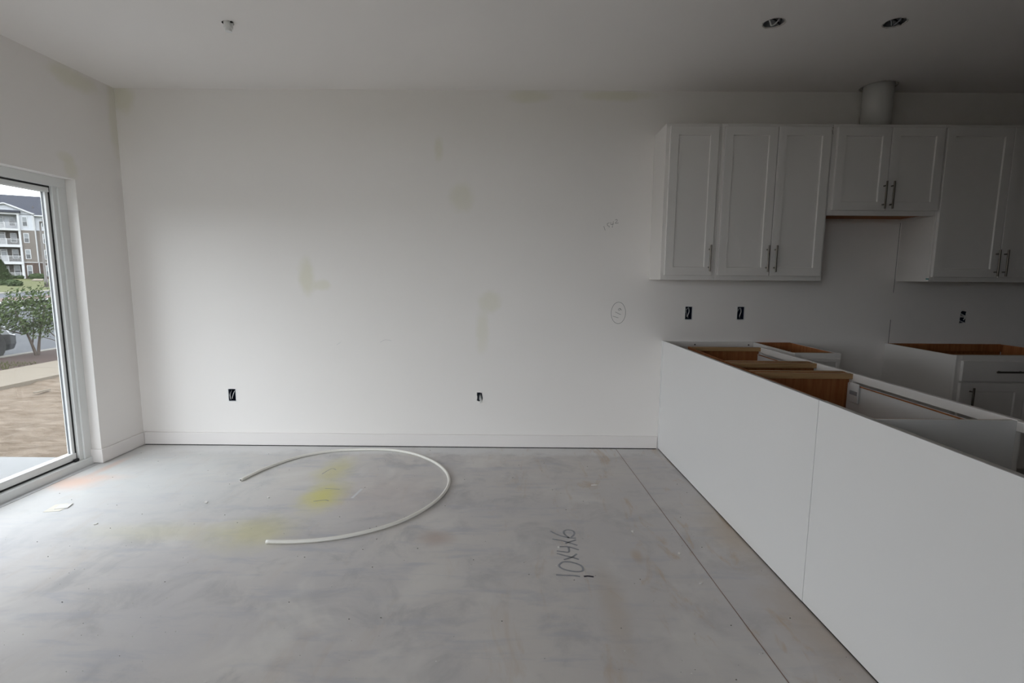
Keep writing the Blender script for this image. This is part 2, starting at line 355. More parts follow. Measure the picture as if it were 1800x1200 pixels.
# ---- sliding glass door
FX0, FX1 = -3.150, -3.068          # frame depth range (outer, inner face)
door = empty('door_1', (FX1, DY1, 0)); tag(door, 'white vinyl sliding glass door looking out to sandy yard', 'door', kind='structure')
P = []
FB = .10                            # jamb width, inner stop included
P.append(box('door_head', FX0, FX1, DY0, DY1, 1.944, DZ1, m_vinyl, bevel=.002))
P.append(box('door_jamb', FX0, FX1, DY1-.060, DY1, 0, 1.944, m_vinyl, bevel=.002))
P.append(box('door_jamb', FX0, FX1, DY0, DY0+.06, 0, 1.944, m_vinyl, bevel=.002))
P.append(box('jamb_pocket', FX0, FX1-.010, DY1-.095, DY1-.060, .055, 1.944, m_vinyl, bevel=.0015))
P.append(box('door_sill', FX0-.03, FX1+.012, DY0, DY1, 0, .056, m_vinyl, bevel=.003))
P.append(box('sill_track', FX1-.050, FX1-.030, DY0+.06, DY1-.06, .056, .066, m_vinyl))
P.append(box('sealant_strip', FX1+.012, FX1+.052, DY0, DY1, .0003, .003, m_wire))
P.append(box('gasket', FX1-.030, FX1-.0225, DY0+.06, DY1-.102, 1.9342, 1.944, m_black))
P.append(box('gasket', FX1-.038, FX1-.030, DY1-.1038, DY1-.0955, .066, 1.936, m_black))
P.append(box('gasket', FX1-.030, FX1-.0225, DY0+.06, DY1-.102, .0562, .0665, m_black))
P.append(box('jamb_bead', FX1-.010, FX1+.004, DY1-.066, DY1-.060, .056, 1.93, m_vinyl, bevel=.001))
P.append(box('roller_stop', FX1-.028, FX1-.008, DY1-.135, DY1-.105, .056, .074, m_black))
under(door, *P)
def sash(y0, y1, dx):
    s = empty('door_panel', (FX1+dx, (y0+y1)/2, .06)); parts = []
    a, b = FX1-.085+dx, FX1-.012+dx
    r = .022
    for (n, ya, yb, za, zb) in (('top_rail', y0, y1, 1.904, 1.934), ('bottom_rail', y0, y1, .067, .114), ('stile', y0, y0+r, .114, 1.904), ('stile', y1-r, y1, .114, 1.904)):
        if n == 'stile': parts.append(box(n, a+.038, b-.02, ya, yb, za, zb, m_vinyl, bevel=.002))
        else: parts.append(box(n, a+.012, b-.012, ya, yb, za, zb, m_vinyl, bevel=.002))
    for ya, yb in ((y0, y0+r), (y1-r, y1)): parts.append(box('glazing_bead', a+.028, a+.038, ya, yb, .114, 1.904, m_vinyl_in))
    parts.append(box('outer_bead', a+.021, a+.028, y1-r-.002, y1, .114, 1.904, m_vinyl, bevel=.001))
    parts.append(box('pane', a+.030, a+.034, y0+r, y1-r, .1142, 1.9038, m_glass))
    parts[-1].visible_shadow = True
    s.parent = door; s.matrix_parent_inverse = Matrix.Translation(door.location).inverted()
    for q in parts: q.parent = s; q.matrix_parent_inverse = Matrix.Translation(s.location).inverted()
sash(2.58, DY1-.104, 0); sash(DY0+.062, 2.63, -.052)
# ---- unseen window added to brighten the middle of the room
win = empty('window_added', (WX0, YB, WZ0)); tag(win, 'white vinyl window added behind the viewpoint to light the back wall', 'window', kind='structure')
xm = (WX0+WX1)/2
P = [boxes('window_frame', [(WX0, WX0+.05, YB-.09, YB-.03, WZ0, WZ1), (WX1-.05, WX1, YB-.09, YB-.03, WZ0, WZ1), (WX0+.05, WX1-.05, YB-.09, YB-.03, WZ0, WZ0+.05), (WX0+.05, WX1-.05, YB-.09, YB-.03, WZ1-.05, WZ1), (xm-.03, xm+.03, YB-.09, YB-.03, WZ0+.05, WZ1-.05)], m_vinyl),
     box('pane', WX0+.05, xm-.03, YB-.064, YB-.06, WZ0+.05, WZ1-.05, m_glass_w), box('pane', xm+.03, WX1-.05, YB-.064, YB-.06, WZ0+.05, WZ1-.05, m_glass_w)]
under(win, *P)

# ================================================================== upper cabinets
CF = D-.305                                   # face-frame front of the uppers
def pull(name, c, length, vertical, parent, mat=m_nickel, out=.030):
    """bar pull on a face that looks along -y; c = centre on that face"""
    x, y, z = c; bm = bmesh.new(); h = length/2
    e = Vector((0, 0, 1)) if vertical else Vector((1, 0, 0)); cc = Vector((x, y-out, z))
    addtube(bm, [cc-e*h, cc+e*h], .0062, 10)
    for s in (-1, 1): addtube(bm, [cc+e*s*h*.68, cc+e*s*h*.68+Vector((0, out, 0))], .0045, 8)
    return bm_obj(name, bm, mat, parent, smooth=False)
def shaker(x0, x1, z0, z1, yf, parent, st=.057, th=.020, handle=None, name='door'):
    """five-piece door: frame, recessed panel with a small step, bar pull"""
    bm = bmesh.new(); yb = yf-th
    o = [(x0, z0), (x1, z0), (x1, z1), (x0, z1)]
    i1 = [(x0+st, z0+st), (x1-st, z0+st), (x1-st, z1-st), (x0+st, z1-st)]
    i2 = [(x0+st+.004, z0+st+.004), (x1-st-.004, z0+st+.004), (x1-st-.004, z1-st-.004), (x0+st+.004, z1-st-.004)]
    e = .0018
    oe = [(x0+e, z0+e), (x1-e, z0+e), (x1-e, z1-e), (x0+e, z1-e)]
    V = lambda L, y: [bm.verts.new((a, y, b)) for a, b in L]
    back, side, front, inn, low = V(o, yf), V(o, yb+e), V(oe, yb), V(i1, yb), V(i2, yb+.009)
    for A, B in ((back, side), (side, front), (front, inn), (inn, low)):
        for q in range(4): bm.faces.new((A[q], A[(q+1) % 4], B[(q+1) % 4], B[q]))
    bm.faces.new(back); d = bm_obj(name, bm, m_cab, parent)
    bm = bmesh.new(); addbox(bm, x0+st+.0035, x1-st-.0035, yb+.0088, yf-.002, z0+st+.0035, z1-st-.0035)
    bm_obj('panel', bm, m_cab, d)
    if handle: pull('handle', (handle[0], yb, handle[1]), handle[2], handle[3], d)
    return d
def upper(name, x0, x1, z0, z1, doors, label, hz, bottom=None, single=None):
    r = empty(name, (0, 0, 0)); t = .018
    yb = D-.001
    boxes('body', [(x0, x0+t, CF+.019, yb, z0, z1), (x1-t, x1, CF+.019, yb, z0, z1), (x0+t, x1-t, CF+.019, yb, z1-t, z1), (x0+t, x1-t, yb-.006, yb, z0+t, z1-t)], m_cab, r)
    b = box('bottom_panel', x0+t, x1-t, CF+.019, yb, z0+(.012 if bottom else 0), z0+t+.006, bottom or m_cab, r)
    if bottom: b['label'] = 'unpainted brown wood underside'
    s = .038
    boxes('face_frame', [(x0, x0+s, CF, CF+.019, z0, z1), (x1-s, x1, CF, CF+.019, z0, z1), (x0+s, x1-s, CF, CF+.019, z1-s, z1), (x0+s, x1-s, CF, CF+.019, z0, z0+s)], m_cab, r, .001)
    for (a, b_, hx) in doors: shaker(a, b_, z0+.033, z1-.022, CF-.0005, r, handle=(hx, hz, .185, True))
    return tag(r, label, 'cabinet', 'white upper cabinets on the kitchen wall')
ZB, ZT = 1.357, 2.427
upper('upper_cabinet', 1.040, 1.4225, ZB, ZT, [(1.064, 1.399, 1.371)], 'narrow single-door white upper cabinet at the left end of the row', 1.510)
upper('upper_cabinet', 1.4235, 2.1855, ZB, ZT, [(1.440, 1.802, 1.777), (1.8065, 2.167, 1.833)], 'tall double-door white upper cabinet between the narrow and the short one', 1.510)
upper('upper_cabinet', 2.1865, 2.9485, 1.815, ZT, [(2.212, 2.5785, 2.556), (2.5835, 2.946, 2.608)], 'short double-door white cabinet over the range gap with brown underside', 1.950, bottom=m_brown)
upper('upper_cabinet', 2.9495, 3.864, ZB, ZT, [(2.962, 3.417, 3.390), (3.422, 3.850, 3.448)], 'large double-door white upper cabinet at the right edge', 1.490)
tp = box('masking_tape', 2.930, 2.952, CF-.003, CF-.0006, 1.372, 1.380, m_tape)
tp.rotation_euler = (0, 0, 0); tag(tp, 'small teal scrap of tape on the corner of right upper cabinet', 'tape')
tri = bmesh.new()
for q in [[(2.172, 2.405), (2.186, 2.360)], [(2.150, 2.402), (2.186, 2.404)], [(2.158, 2.385), (2.178, 2.362)]]: stroke(tri, q, .003, .0015, lambda u, v, o: (u, CF-o-.0002, v))
cm = bm_obj('corner_mark', tri, m_pencil, bpy.data.objects['upper_cabinet.001']); cm['label'] = 'dark scribble in the upper corner'

# ================================================================== base cabinets
CZ = .878
def rails(name, L, mat, r):
    for q in L: box(name, *q, mat, r, .001)
# corner cabinet of the peninsula, narrow cabinet, wide drawer cabinet, all open on top
PX0, PX1 = 1.262, 1.800
def pen_cab(name, y0, y1, label, near_white=False, hardware=False):
    r = empty(name, (0, 0, 0)); t = .016
    x0 = 1.275
    box('side_panel', x0, PX1-.02, y1-t, y1, .10, CZ-.004, m_brown, r)
    sp = box('side_panel', x0, PX1-.02, y0, y0+t, .10, CZ-.004, m_panel if near_white else m_brown, r)
    if near_white:
        sp['label'] = 'white finished end panel'
        box('side_lining', x0, PX1-.02, y0+t, y0+t+.003, .10, CZ-.004, m_rail, r)
    box('back_panel', x0-.006, x0, y0, y1, .10, CZ-.004, m_brown, r)
    box('bottom_panel', x0, PX1-.02, y0+t, y1-t, .10, .116, m_brown, r)
    boxes('face_frame', [(PX1-.02, PX1, y0, y1, CZ-.040, CZ), (PX1-.02, PX1, y0, y0+.038, .10, CZ-.040), (PX1-.02, PX1, y1-.038, y1, .10, CZ-.040)], m_cab, r, .001)
    box('top_rail', x0, PX1-.02, y1-t-.028, y1-t, CZ-.030, CZ-.002, m_rail, r, .001)
    if not near_white: box('top_rail', x0, PX1-.02, y0+t, y0+t+.028, CZ-.030, CZ-.002, m_rail, r, .001)
    df = box('drawer_front', PX1-.028, PX1-.0205, y0+.005, y1-.02, .66, CZ-.052, m_panel, r)
    box('drawer_edge', PX1-.034, PX1-.0285, y0+.02, y1-.04, CZ-.0575, CZ-.0525, m_brown, df)
    box('lower_front', PX1-.018, PX1-.002, y0+.038, y1-.038, .10, .655, m_cab, r)
    if hardware:
        b = box('slide_bracket', PX1-.044, PX1-.036, y1-t-.11, y1-t-.04, .735, .835, m_whitepl, r, .002)
        box('slide_clip', PX1-.0465, PX1-.0442, y1-t-.105, y1-t-.05, .775, .795, m_vinyl_in, b)
        box('corner_block', PX1-.022, PX1, y0-.04, y0-.001, CZ-.04, CZ-.004, m_cab, r, .002)
    return tag(r, label, 'cabinet', 'open base cabinets of the peninsula')
pen_cab('base_cabinet', 2.985, 3.662, 'open-topped corner base cabinet of the peninsula nearest the wall')
pen_cab('base_cabinet', 2.665, 2.980, 'narrow open base cabinet in the middle of the peninsula')
pen_cab('base_cabinet', 1.745, 2.660, 'wide open base cabinet of the peninsula with white end panel', True, True)
cl = box('counter_cleat', 1.18, 1.868, D-.020, D-.001, .838, CZ, m_cab, bevel=.001)
tag(cl, 'white screwed wall cleat behind the peninsula corner', 'cleat')
for x in (1.415, 1.835):
    bm = bmesh.new(); addprism(bm, [(x+.006*math.cos(a*math.pi/4), .855+.006*math.sin(a*math.pi/4)) for a in range(8)], D-.0225, D-.0195, lambda u, v, y: (u, y, v)); bm_obj('screw', bm, m_dkcrumb, cl)

def wall_base(name, x0, x1, yf, label, drawers=False):
    r = empty(name, (0, 0, 0)); t = .016; yb = D-.002
    for xx in (x0, x1-t):
        sp = box('side_panel', xx, xx+t, yf+.02, yb, 0, CZ-.003, m_cab, r)
    box('side_lining', x0+t, x0+t+.003, yf+.02, yb-.02, .10, CZ-.004, m_brown, r); box('side_lining', x1-t-.003, x1-t, yf+.02, yb-.02, .10, CZ-.004, m_brown, r)
    box('back_panel', x0+t, x1-t, yb-.010, yb, .10, CZ-.003, m_brown, r)
    box('bottom_panel', x0+t, x1-t, yf+.02, yb, .10, .116, m_brown, r)
    box('top_rail', x0+t+.003, x1-t-.003, yf+.02, yf+.075, CZ-.022, CZ-.004, m_rail, r, .001)
    box('back_rail', x0+t+.003, x1-t-.003, yb-.028, yb-.010, CZ-.06, CZ-.004, m_brown, r, .001)
    boxes('face_frame', [(x0, x0+.038, yf, yf+.02, .10, CZ), (x1-.038, x1, yf, yf+.02, .10, CZ), (x0+.038, x1-.038, yf, yf+.02, CZ-.038, CZ), (x0+.038, x1-.038, yf, yf+.02, .10, .138), (x0+.038, x1-.038, yf, yf+.02, .68, .72)], m_cab, r, .001)
    box('toe_kick', x0, x1, yf+.07, yf+.08, 0, .10, m_cab, r)
    return r
r = wall_base('base_cabinet', 1.872, 2.182, 3.340, '')
shaker(1.89, 2.165, .71, .845, 3.3395, r, st=.02, name='drawer_front'); shaker(1.89, 2.165, .12, .695, 3.3395, r, handle=(2.14, .60, .16, True))
tag(r, 'small open white base cabinet against the wall left of the range gap', 'cabinet')
r = wall_base('base_cabinet', 2.912, 3.826, 3.300, '')
d = box('drawer_front', 2.943, 3.795, 3.2795, 3.2995, .708, .844, m_cab, r, .003); pull('handle', (3.369-.12, 3.2795, .776), .21, False, d)
shaker(2.943, 3.366, .115, .697, 3.2995, r, handle=(3.008, .585, .17, True)); shaker(3.371, 3.795, .115, .697, 3.2995, r, handle=(3.73, .585, .17, True))
tag(r, 'wide white base cabinet with long drawer pull right of the range gap', 'cabinet')

# ---- peninsula back panels (slightly out of square, as installed)
PA = .0337
def px(y, off=0): return 1.165+(D-y)*PA+off
def sheet(name, y0, y1, o0, o1, z0, z1, mat, parent=None):
    bm = bmesh.new()
    v = [bm.verts.new(p) for p in ((px(y0, o0), y0, z0), (px(y0, o1), y0, z0), (px(y1, o1), y1, z0), (px(y1, o0), y1, z0), (px(y0, o0), y0, z1), (px(y0, o1), y0, z1), (px(y1, o1), y1, z1), (px(y1, o0), y1, z1))]
    for f in ((0, 3, 2, 1), (4, 5, 6, 7), (0, 1, 5, 4), (1, 2, 6, 5), (2, 3, 7, 6), (3, 0, 4, 7)): bm.faces.new([v[i] for i in f])
    return bm_obj(name, bm, mat, parent)
a = sheet('back_panel_sheet', 1.998, D-.001, 0, .006, .009, .8826, m_panel)
tag(a, 'white laminate peninsula panel reaching the back wall', 'panel', 'white peninsula panels')
sheet('edge_strip', 1.998, D-.001, .0065, .009, .02, .879, m_gap, a); sheet('backer', 1.998, D-.03, .010, .022, .02, .8815, m_backer, a)
s_ = sheet('end_bead', D-.020, D-.0012, -.004, -.0002, .009, .8826, m_panel, a); s_['label'] = 'thin vertical bead at the wall'
b = sheet('back_panel_sheet', .75, 1.9962, .0012, .0072, .009, .8826, m_panel)
tag(b, 'white laminate peninsula panel nearest the viewpoint, past the seam', 'panel', 'white peninsula panels')
sheet('edge_strip', .75, 1.9962, .0077, .0105, .02, .879, m_gap, b); sheet('backer', .75, 1.9962, .0115, .028, .02, .8815, m_backer, b)
e = box('end_panel', 1.302, 1.80, .75, .768, .0, .8826, m_panel)
tag(e, 'white end panel closing the near end of the peninsula', 'panel')
sg = bmesh.new(); addprism(sg, [(px(.75)+.004, .75), (px(.75)+.012, .75), (px(D)+.012, D-.002), (px(D)+.004, D-.002)], .0005, .0085, lambda u, v, z: (u, v, z))
g_ = bm_obj('painted_gap_shade', sg, m_gap, a); g_['label'] = 'dark strip painting the shade in the gap at the floor'  # near-black strip paints the shade below the panels

# ================================================================== electrical boxes
def ebox(i, label, wires, collar=True):
    x, z, a_, b_ = OUT[i]
    r = empty('electrical_box', (x, D, z)); parts = []
    w_, h_ = a_*.93, b_*.96; y0, y1 = D+.004, D+.070; t = .002
    parts.append(boxes('box', [(x-w_, x-w_+t, y0, y1, z-h_, z+h_), (x+w_-t, x+w_, y0, y1, z-h_, z+h_), (x-w_+t, x+w_-t, y0, y1, z-h_, z-h_+t), (x-w_+t, x+w_-t, y0, y1, z+h_-t, z+h_), (x-w_+t, x+w_-t, y1-t, y1, z-h_+t, z+h_-t)], m_boxblue))
    for (mat, pts, rad) in wires: parts.append(tube('wire', catmull([(x+u*a_, D+v, z+w*b_) for u, v, w in pts], 4), rad, mat, seg=6))
    if collar:
        bm = bmesh.new()
        for (u0, u1, v0, v1) in ((-a_-.006, -a_, -b_-.005, b_+.004), (a_, a_+.007, -b_-.005, b_+.004), (-a_, a_, -b_-.006, -b_), (-a_, a_, b_, b_+.003)): addbox(bm, x+u0, x+u1, D-.0012, D+.0002, z+v0, z+v1)
        parts.append(bm_obj('cut_edge', bm, m_whitepl))
    under(r, *parts); tag(r, label, 'electrical box', 'unfinished outlet boxes'); return r
coil = [(m_wire, [(-.6, .05, -.6), (-.5, .015, .5), (.0, .008, .8), (.3, .012, .2), (-.1, .01, -.5), (.3, .03, -.8)], .0022), (m_wirew, [(.5, .05, .8), (.2, .012, .2), (-.2, .008, -.4), (.1, .02, -.7)], .0022), (m_wire, [(-.3, .05, .7), (-.55, .012, .1), (-.4, .01, -.6)], .002)]
ebox(0, 'open blue outlet box low on the wall nearest the sliding door', [(m_wirew, [(.75, .05, .75), (.65, .004, .6), (.1, -.002, -.35), (0, .004, -.6)], .0026), (m_wire, [(-.8, .04, .6), (-.7, .008, 0), (-.6, .01, -.8)], .004)])
ebox(1, 'ragged small wall hole with wires hanging, low mid-wall', [(m_wire, [(-.3, .04, .2), (-.2, .0, -.2), (-.1, -.004, -.7)], .003), (m_wirew, [(.2, .05, .3), (.25, -.004, -.2), (.3, -.008, -.8), (.1, -.008, -1.4)], .004), (m_wirew, [(.6, .05, .0), (.7, -.004, -.6), (.75, -.006, -1.3)], .003)], False)
ebox(2, 'open outlet box with coiled wires under the narrow upper cabinet', coil)
ebox(3, 'open outlet box with coiled wires under the tall double-door upper cabinet', coil[:2])
ebox(4, 'ragged dark outlet hole above the wide base cabinet at right', [(m_wirew, [(.4, .05, .6), (.6, .002, .1), (.1, -.003, -.5)], .004), (m_wire, [(-.4, .05, -.4), (0, .004, -.8), (.6, .004, -.9)], .004)], False)

# ================================================================== ceiling fittings
def can(i, label):
    x, y = LIGHTS[i]; r = empty('recessed_light_housing', (x, y, CH)); parts = []
    bm = bmesh.new(); n = 24
    def ring(rad, z): return [bm.verts.new((x+rad*math.cos(q*2*math.pi/n), y+rad*math.sin(q*2*math.pi/n), z)) for q in range(n)]
    L = [ring(.0500, CH+.002), ring(.0500, CH+.09)]
    for q in range(n): bm.faces.new((L[0][q], L[0][(q+1) % n], L[1][(q+1) % n], L[1][q]))
    bm.faces.new(L[1]); parts.append(bm_obj('can', bm, m_metal, smooth=True))
    bm = bmesh.new(); rr = random.Random(20+i)
    A = [bm.verts.new((x+.0535*math.cos(q*2*math.pi/n), y+.0535*math.sin(q*2*math.pi/n), CH-.0008)) for q in range(n)]
    B = [bm.verts.new((x+(.056+rr.random()*.007)*math.cos(q*2*math.pi/n), y+(.056+rr.random()*.007)*math.sin(q*2*math.pi/n), CH-.0008-rr.random()*.002)) for q in range(n)]
    for q in range(n): bm.faces.new((A[q], A[(q+1) % n], B[(q+1) % n], B[q]))
    parts.append(bm_obj('torn_rim', bm, m_torn))
    parts.append(tube('cable', catmull([(x-.04, y+.015, CH+.07), (x-.025, y-.01, CH+.005), (x+.0, y+.018, CH-.004), (x+.022, y-.01, CH+.012), (x+.03, y+.01, CH+.06)], 5), .004, m_wirew if i == 0 else m_vinyl_in))
    parts.append(tube('cable', catmull([(x+.03, y-.03, CH+.07), (x+.036, y-.0, CH+.0), (x+.036, y+.02, CH+.01), (x+.02, y+.03, CH+.03), (x-.03, y+.025, CH+.05)], 5), .0045, m_black))
    parts.append(box('bracket', x-.03, x+.02, y-.035, y-.025, CH+.012, CH+.05, m_metal if i == 0 else m_vinyl_in))
    under(r, *parts); return tag(r, label, 'light fitting', 'unfinished ceiling light holes')
can(0, 'rough ceiling light hole with wires nearer the room centre')
can(1, 'rough ceiling light hole with dark wiring nearer the vent duct')
r = empty('ceiling_fitting', (-1.587, 2.964, CH)); bm = bmesh.new(); addtube(bm, [(-1.587, 2.964, CH+.02), (-1.587, 2.964, CH-.028), (-1.587, 2.964, CH-.032)], [.0235, .0235, .021], 18)
q1 = bm_obj('cap', bm, m_whitepl); bm = bmesh.new(); addtube(bm, [(-1.587, 2.964, CH-.032), (-1.587, 2.964, CH-.046)], [.0175, .0165], 16); q2 = bm_obj('nozzle', bm, m_whitepl)
q3 = box('clip', -1.6155, -1.608, 2.95, 2.962, CH-.006, CH+.0, m_gap); q4 = box('clip', -1.566, -1.556, 2.945, 2.955, CH-.006, CH+.0, m_gap)
under(r, q1, q2, q3, q4); tag(r, 'small white capped fitting hanging from ceiling near the door', 'ceiling fitting')

# vent duct over the short cabinet
x, y, rd = DUCT; r = empty('vent_duct', (x, y, ZT)); bm = bmesh.new(); addtube(bm, [(x, y, ZT+.001), (x, y, CH+.10)], rd, 32); q1 = bm_obj('pipe', bm, m_duct, smooth=True)
for f in q1.data.polygons: f.use_smooth = len(f.vertices) == 4
bm = bmesh.new(); rr = random.Random(4); n = 30
A = [bm.verts.new((x+.107*math.cos(q*2*math.pi/n), y+.107*math.sin(q*2*math.pi/n), CH-.001)) for q in range(n)]
B = [bm.verts.new((x+(.110+rr.random()*.012)*math.cos(q*2*math.pi/n), min(D-.003, y+(.110+rr.random()*.012)*math.sin(q*2*math.pi/n)), CH-.0015-rr.random()*.005)) for q in range(n)]
for q in range(n): bm.faces.new((A[q], A[(q+1) % n], B[(q+1) % n], B[q]))
q2 = bm_obj('torn_collar', bm, m_torn); q3 = boxes('mastic', [(x-.02+i*.017, x-.006+i*.017, y-rd-.006-.003*(i % 2), y-rd+.012, ZT+.0005, ZT+.012+.006*(i % 3)) for i in range(4)], m_dkcrumb)
under(r, q1, q2, q3); tag(r, 'pale round vent duct rising from the short cabinet into the ceiling', 'duct')

# ================================================================== things on the floor
PIPE = [(-1.821, 3.219), (-1.782, 3.37), (-1.728, 3.503), (-1.645, 3.639), (-1.538, 3.736), (-1.393, 3.809), (-1.249, 3.839), (-1.087, 3.849), (-.951, 3.836), (-.796, 3.77), (-.67, 3.673), (-.556, 3.546), (-.475, 3.401), (-.432, 3.255), (-.428, 3.119), (-.453, 2.983), (-.495, 2.872), (-.557, 2.761), (-.625, 2.672), (-.707, 2.599), (-.803, 2.537), (-.899, 2.491), (-.996, 2.461), (-1.097, 2.443), (-1.18, 2.437), (-1.267, 2.438)]
pp = catmull([(a, b, .0102) for a, b in PIPE], 4)
bm = bmesh.new(); addtube(bm, pp, .0098, 12); hose = bm_obj('pipe_loop', bm, m_pex, smooth=True)
tag(hose, 'white plastic pipe curled into an open loop on concrete floor', 'pipe')
for k_, (p0, p1) in enumerate(((pp[0], pp[1]), (pp[-1], pp[-2]))):
    d_ = (p0-p1).normalized(); bm = bmesh.new(); addtube(bm, [p0-d_*.0005, p0+d_*.0006], .007, 10); bm_obj('bore', bm, m_pexend, hose)
def chip(name, x, y, pts, h, mat, label, cat='debris', group=None, rz=0.0, tilt=0.0):
    bm = bmesh.new(); addprism(bm, pts, 0, h, lambda u, v, z: (u, v, z)); o = bm_obj(name, bm, mat)
    o.location = (x, y, .0005+abs(tilt)*max(abs(p[0]) for p in pts)); o.rotation_euler = (0, tilt, rz); return tag(o, label, cat, group)
sc_ = chip('drywall_scrap', -2.68, 2.82, [(-.055, -.05), (.03, -.06), (.05, .0), (.02, .05), (-.04, .045)], .0012, m_scrap, 'flat cream paper scrap on the floor near the sliding door', rz=.3)
f_ = box('flap', -.01, .055, -.03, .03, .0014, .005, m_crumb, sc_); f_['label'] = 'raised torn flap'
for (u, v, s_, lb, mt) in [(.536, 3.208, .022, 'pale plaster sliver below the pencil circle on floor', m_crumb), (.651, 2.596, .013, 'plaster crumb right of the floor lettering', m_crumb), (.831, 2.377, .012, 'plaster crumb right beside the chalk line', m_crumb),
                           (.852, 2.131, .010, 'plaster crumb on the chalk line', m_crumb), (.234, 2.425, .010, 'plaster crumb on the floor lettering', m_crumb), (-1.86, 2.90, .016, 'curled plaster shaving left of the pipe loop', m_crumb),
                           (-2.3, 2.62, .012, 'white crumb in the yellow floor streak', m_crumb), (-1.52, 2.98, .012, 'white shaving inside the pipe loop', m_crumb)]:
    rr = random.Random(int(u*1000)); chip('plaster_chip', u, v, [(s_*(.7+.6*rr.random())*math.cos(a*1.2566), .55*s_*(.6+.6*rr.random())*math.sin(a*1.2566)) for a in range(5)], .004, mt, lb, rz=rr.random()*3)
def crumbs(name, n, mat, label, rng, seed):
    r_ = random.Random(seed); bm = bmesh.new()
    for _ in range(n):
        x_, y_ = r_.uniform(*rng[:2]), r_.uniform(*rng[2:]); s_ = r_.choice((.0015, .002, .0025, .004))
        if x_ > px(y_)-.02 and x_ > 1.1: continue
        if min((x_-p_.x)**2+(y_-p_.y)**2 for p_ in pp) < .0009: continue
        a_ = r_.uniform(0, 3.14); t = [Vector((s_*math.cos(a_+q*2.09), s_*math.sin(a_+q*2.09)*.7, .0004)) for q in range(3)]
        V = [bm.verts.new((x_+p.x, y_+p.y, p.z)) for p in t]; tip = bm.verts.new((x_, y_, s_*.9))
        bm.faces.new(V[::-1])
        for q in range(3): bm.faces.new((V[q], V[(q+1) % 3], tip))
    o = bm_obj(name, bm, mat); return tag(o, label, 'debris', kind='stuff')
crumbs('plaster_dust', 420, m_crumb, 'fine white plaster crumbs scattered over the concrete floor', (-2.9, 1.3, 1.2, 3.9), 1)
crumbs('grit', 260, m_dkcrumb, 'fine dark grit scattered over the concrete floor', (-2.95, 1.3, 1.2, 3.9), 2)

# ================================================================== outdoors
m_patio = plain('patio_concrete', (0.2, 0.2, 0.2), .85, var=.06, scale=3, spec=.08)
def sand_mat():
    m, nt, b = newmat('tracked_sand'); k = NB(nt); p = k.pos()
    n = k.noise(k.vm('MULTIPLY', p, (1.3, 3.4, 1)), 2.6, 7, .65, .6); f = k.noise(p, 26, 4, .7)
    c = k.mix(k.ramp(n, .3, .7), (.106, .079, .056), (.178, .142, .110)); c = k.mix(k.math('MULTIPLY', k.ramp(f, .55, .8), .4), c, (.07, .052, .038))
    k.put(b.inputs['Base Color'], c); b.inputs['Roughness'].default_value = .95; b.inputs['Specular IOR Level'].default_value = .1
    k.bump(b, k.math('ADD', n, k.math('MULTIPLY', f, .5)), .9, .06); return m
m_sand = sand_mat()
m_walk = plain('sidewalk_concrete', (0.143, 0.122, 0.097), .9, var=.05, scale=2, spec=.08)
m_mulch = plain('brown_mulch', (0.045, 0.031, 0.027), .95, var=.45, scale=30, bump=.6, spec=.08)
m_asph = plain('grey_asphalt', (0.054, 0.056, 0.061), .9, var=.08, scale=4, spec=.08)
m_asph2 = plain('road_asphalt', (0.06, 0.063, 0.072), .9, var=.08, scale=2, spec=.08)
m_curb = plain('kerb_concrete', (0.15, 0.14, 0.125), .9, spec=.08)
m_brick = plain('red_paver_strip', (0.1, 0.07, 0.062), .9, var=.1, spec=.08)
m_paint = plain('white_road_paint', (0.17, 0.17, 0.17), .8, spec=.08)
m_lawn = plain('dry_lawn', (0.064, 0.068, 0.026), .95, var=.35, scale=.7, spec=.08)
m_leaf = plain('tree_leaf', (0.05, 0.07, 0.026), .6, var=.5, scale=7, spec=.08)
m_bush = plain('bush_leaf', (0.028, 0.042, 0.016), .7, var=.5, scale=3, spec=.08)
m_bark = plain('grey_bark', (0.075, 0.06, 0.05), .9, var=.2, scale=30, spec=.08)
m_white_s = plain('white_siding', (0.34, 0.35, 0.37), .8, var=.02, spec=.08)
m_taupe = plain('taupe_siding', (0.13, 0.114, 0.102), .8, var=.04, spec=.08)
m_stone = plain('brown_stone_veneer', (0.065, 0.047, 0.04), .9, var=.5, scale=3.2, spec=.08)
m_roof = plain('grey_shingles', (0.036, 0.038, 0.047), .9, var=.18, scale=2, spec=.08)
m_wframe = plain('white_window_frame', (0.37, 0.37, 0.375), .6, spec=.08)
m_wglass = plain('window_glass_pale', (0.12, 0.13, 0.135), .15, var=.2, scale=1.5)
m_wdark = plain('window_glass_dark', (0.035, 0.038, 0.041), .15, var=.3, scale=1.5)
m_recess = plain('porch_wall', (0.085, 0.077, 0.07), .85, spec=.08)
m_pole = plain('brown_grey_pole', (0.07, 0.062, 0.056), .6)
m_car = plain('charcoal_car_paint', (.014, .016, .017), .25, .3, var=.1)
m_tyre = plain('tyre_rubber', (.012, .012, .012), .8)
m_carglass = plain('car_window', (.02, .022, .025), .08)

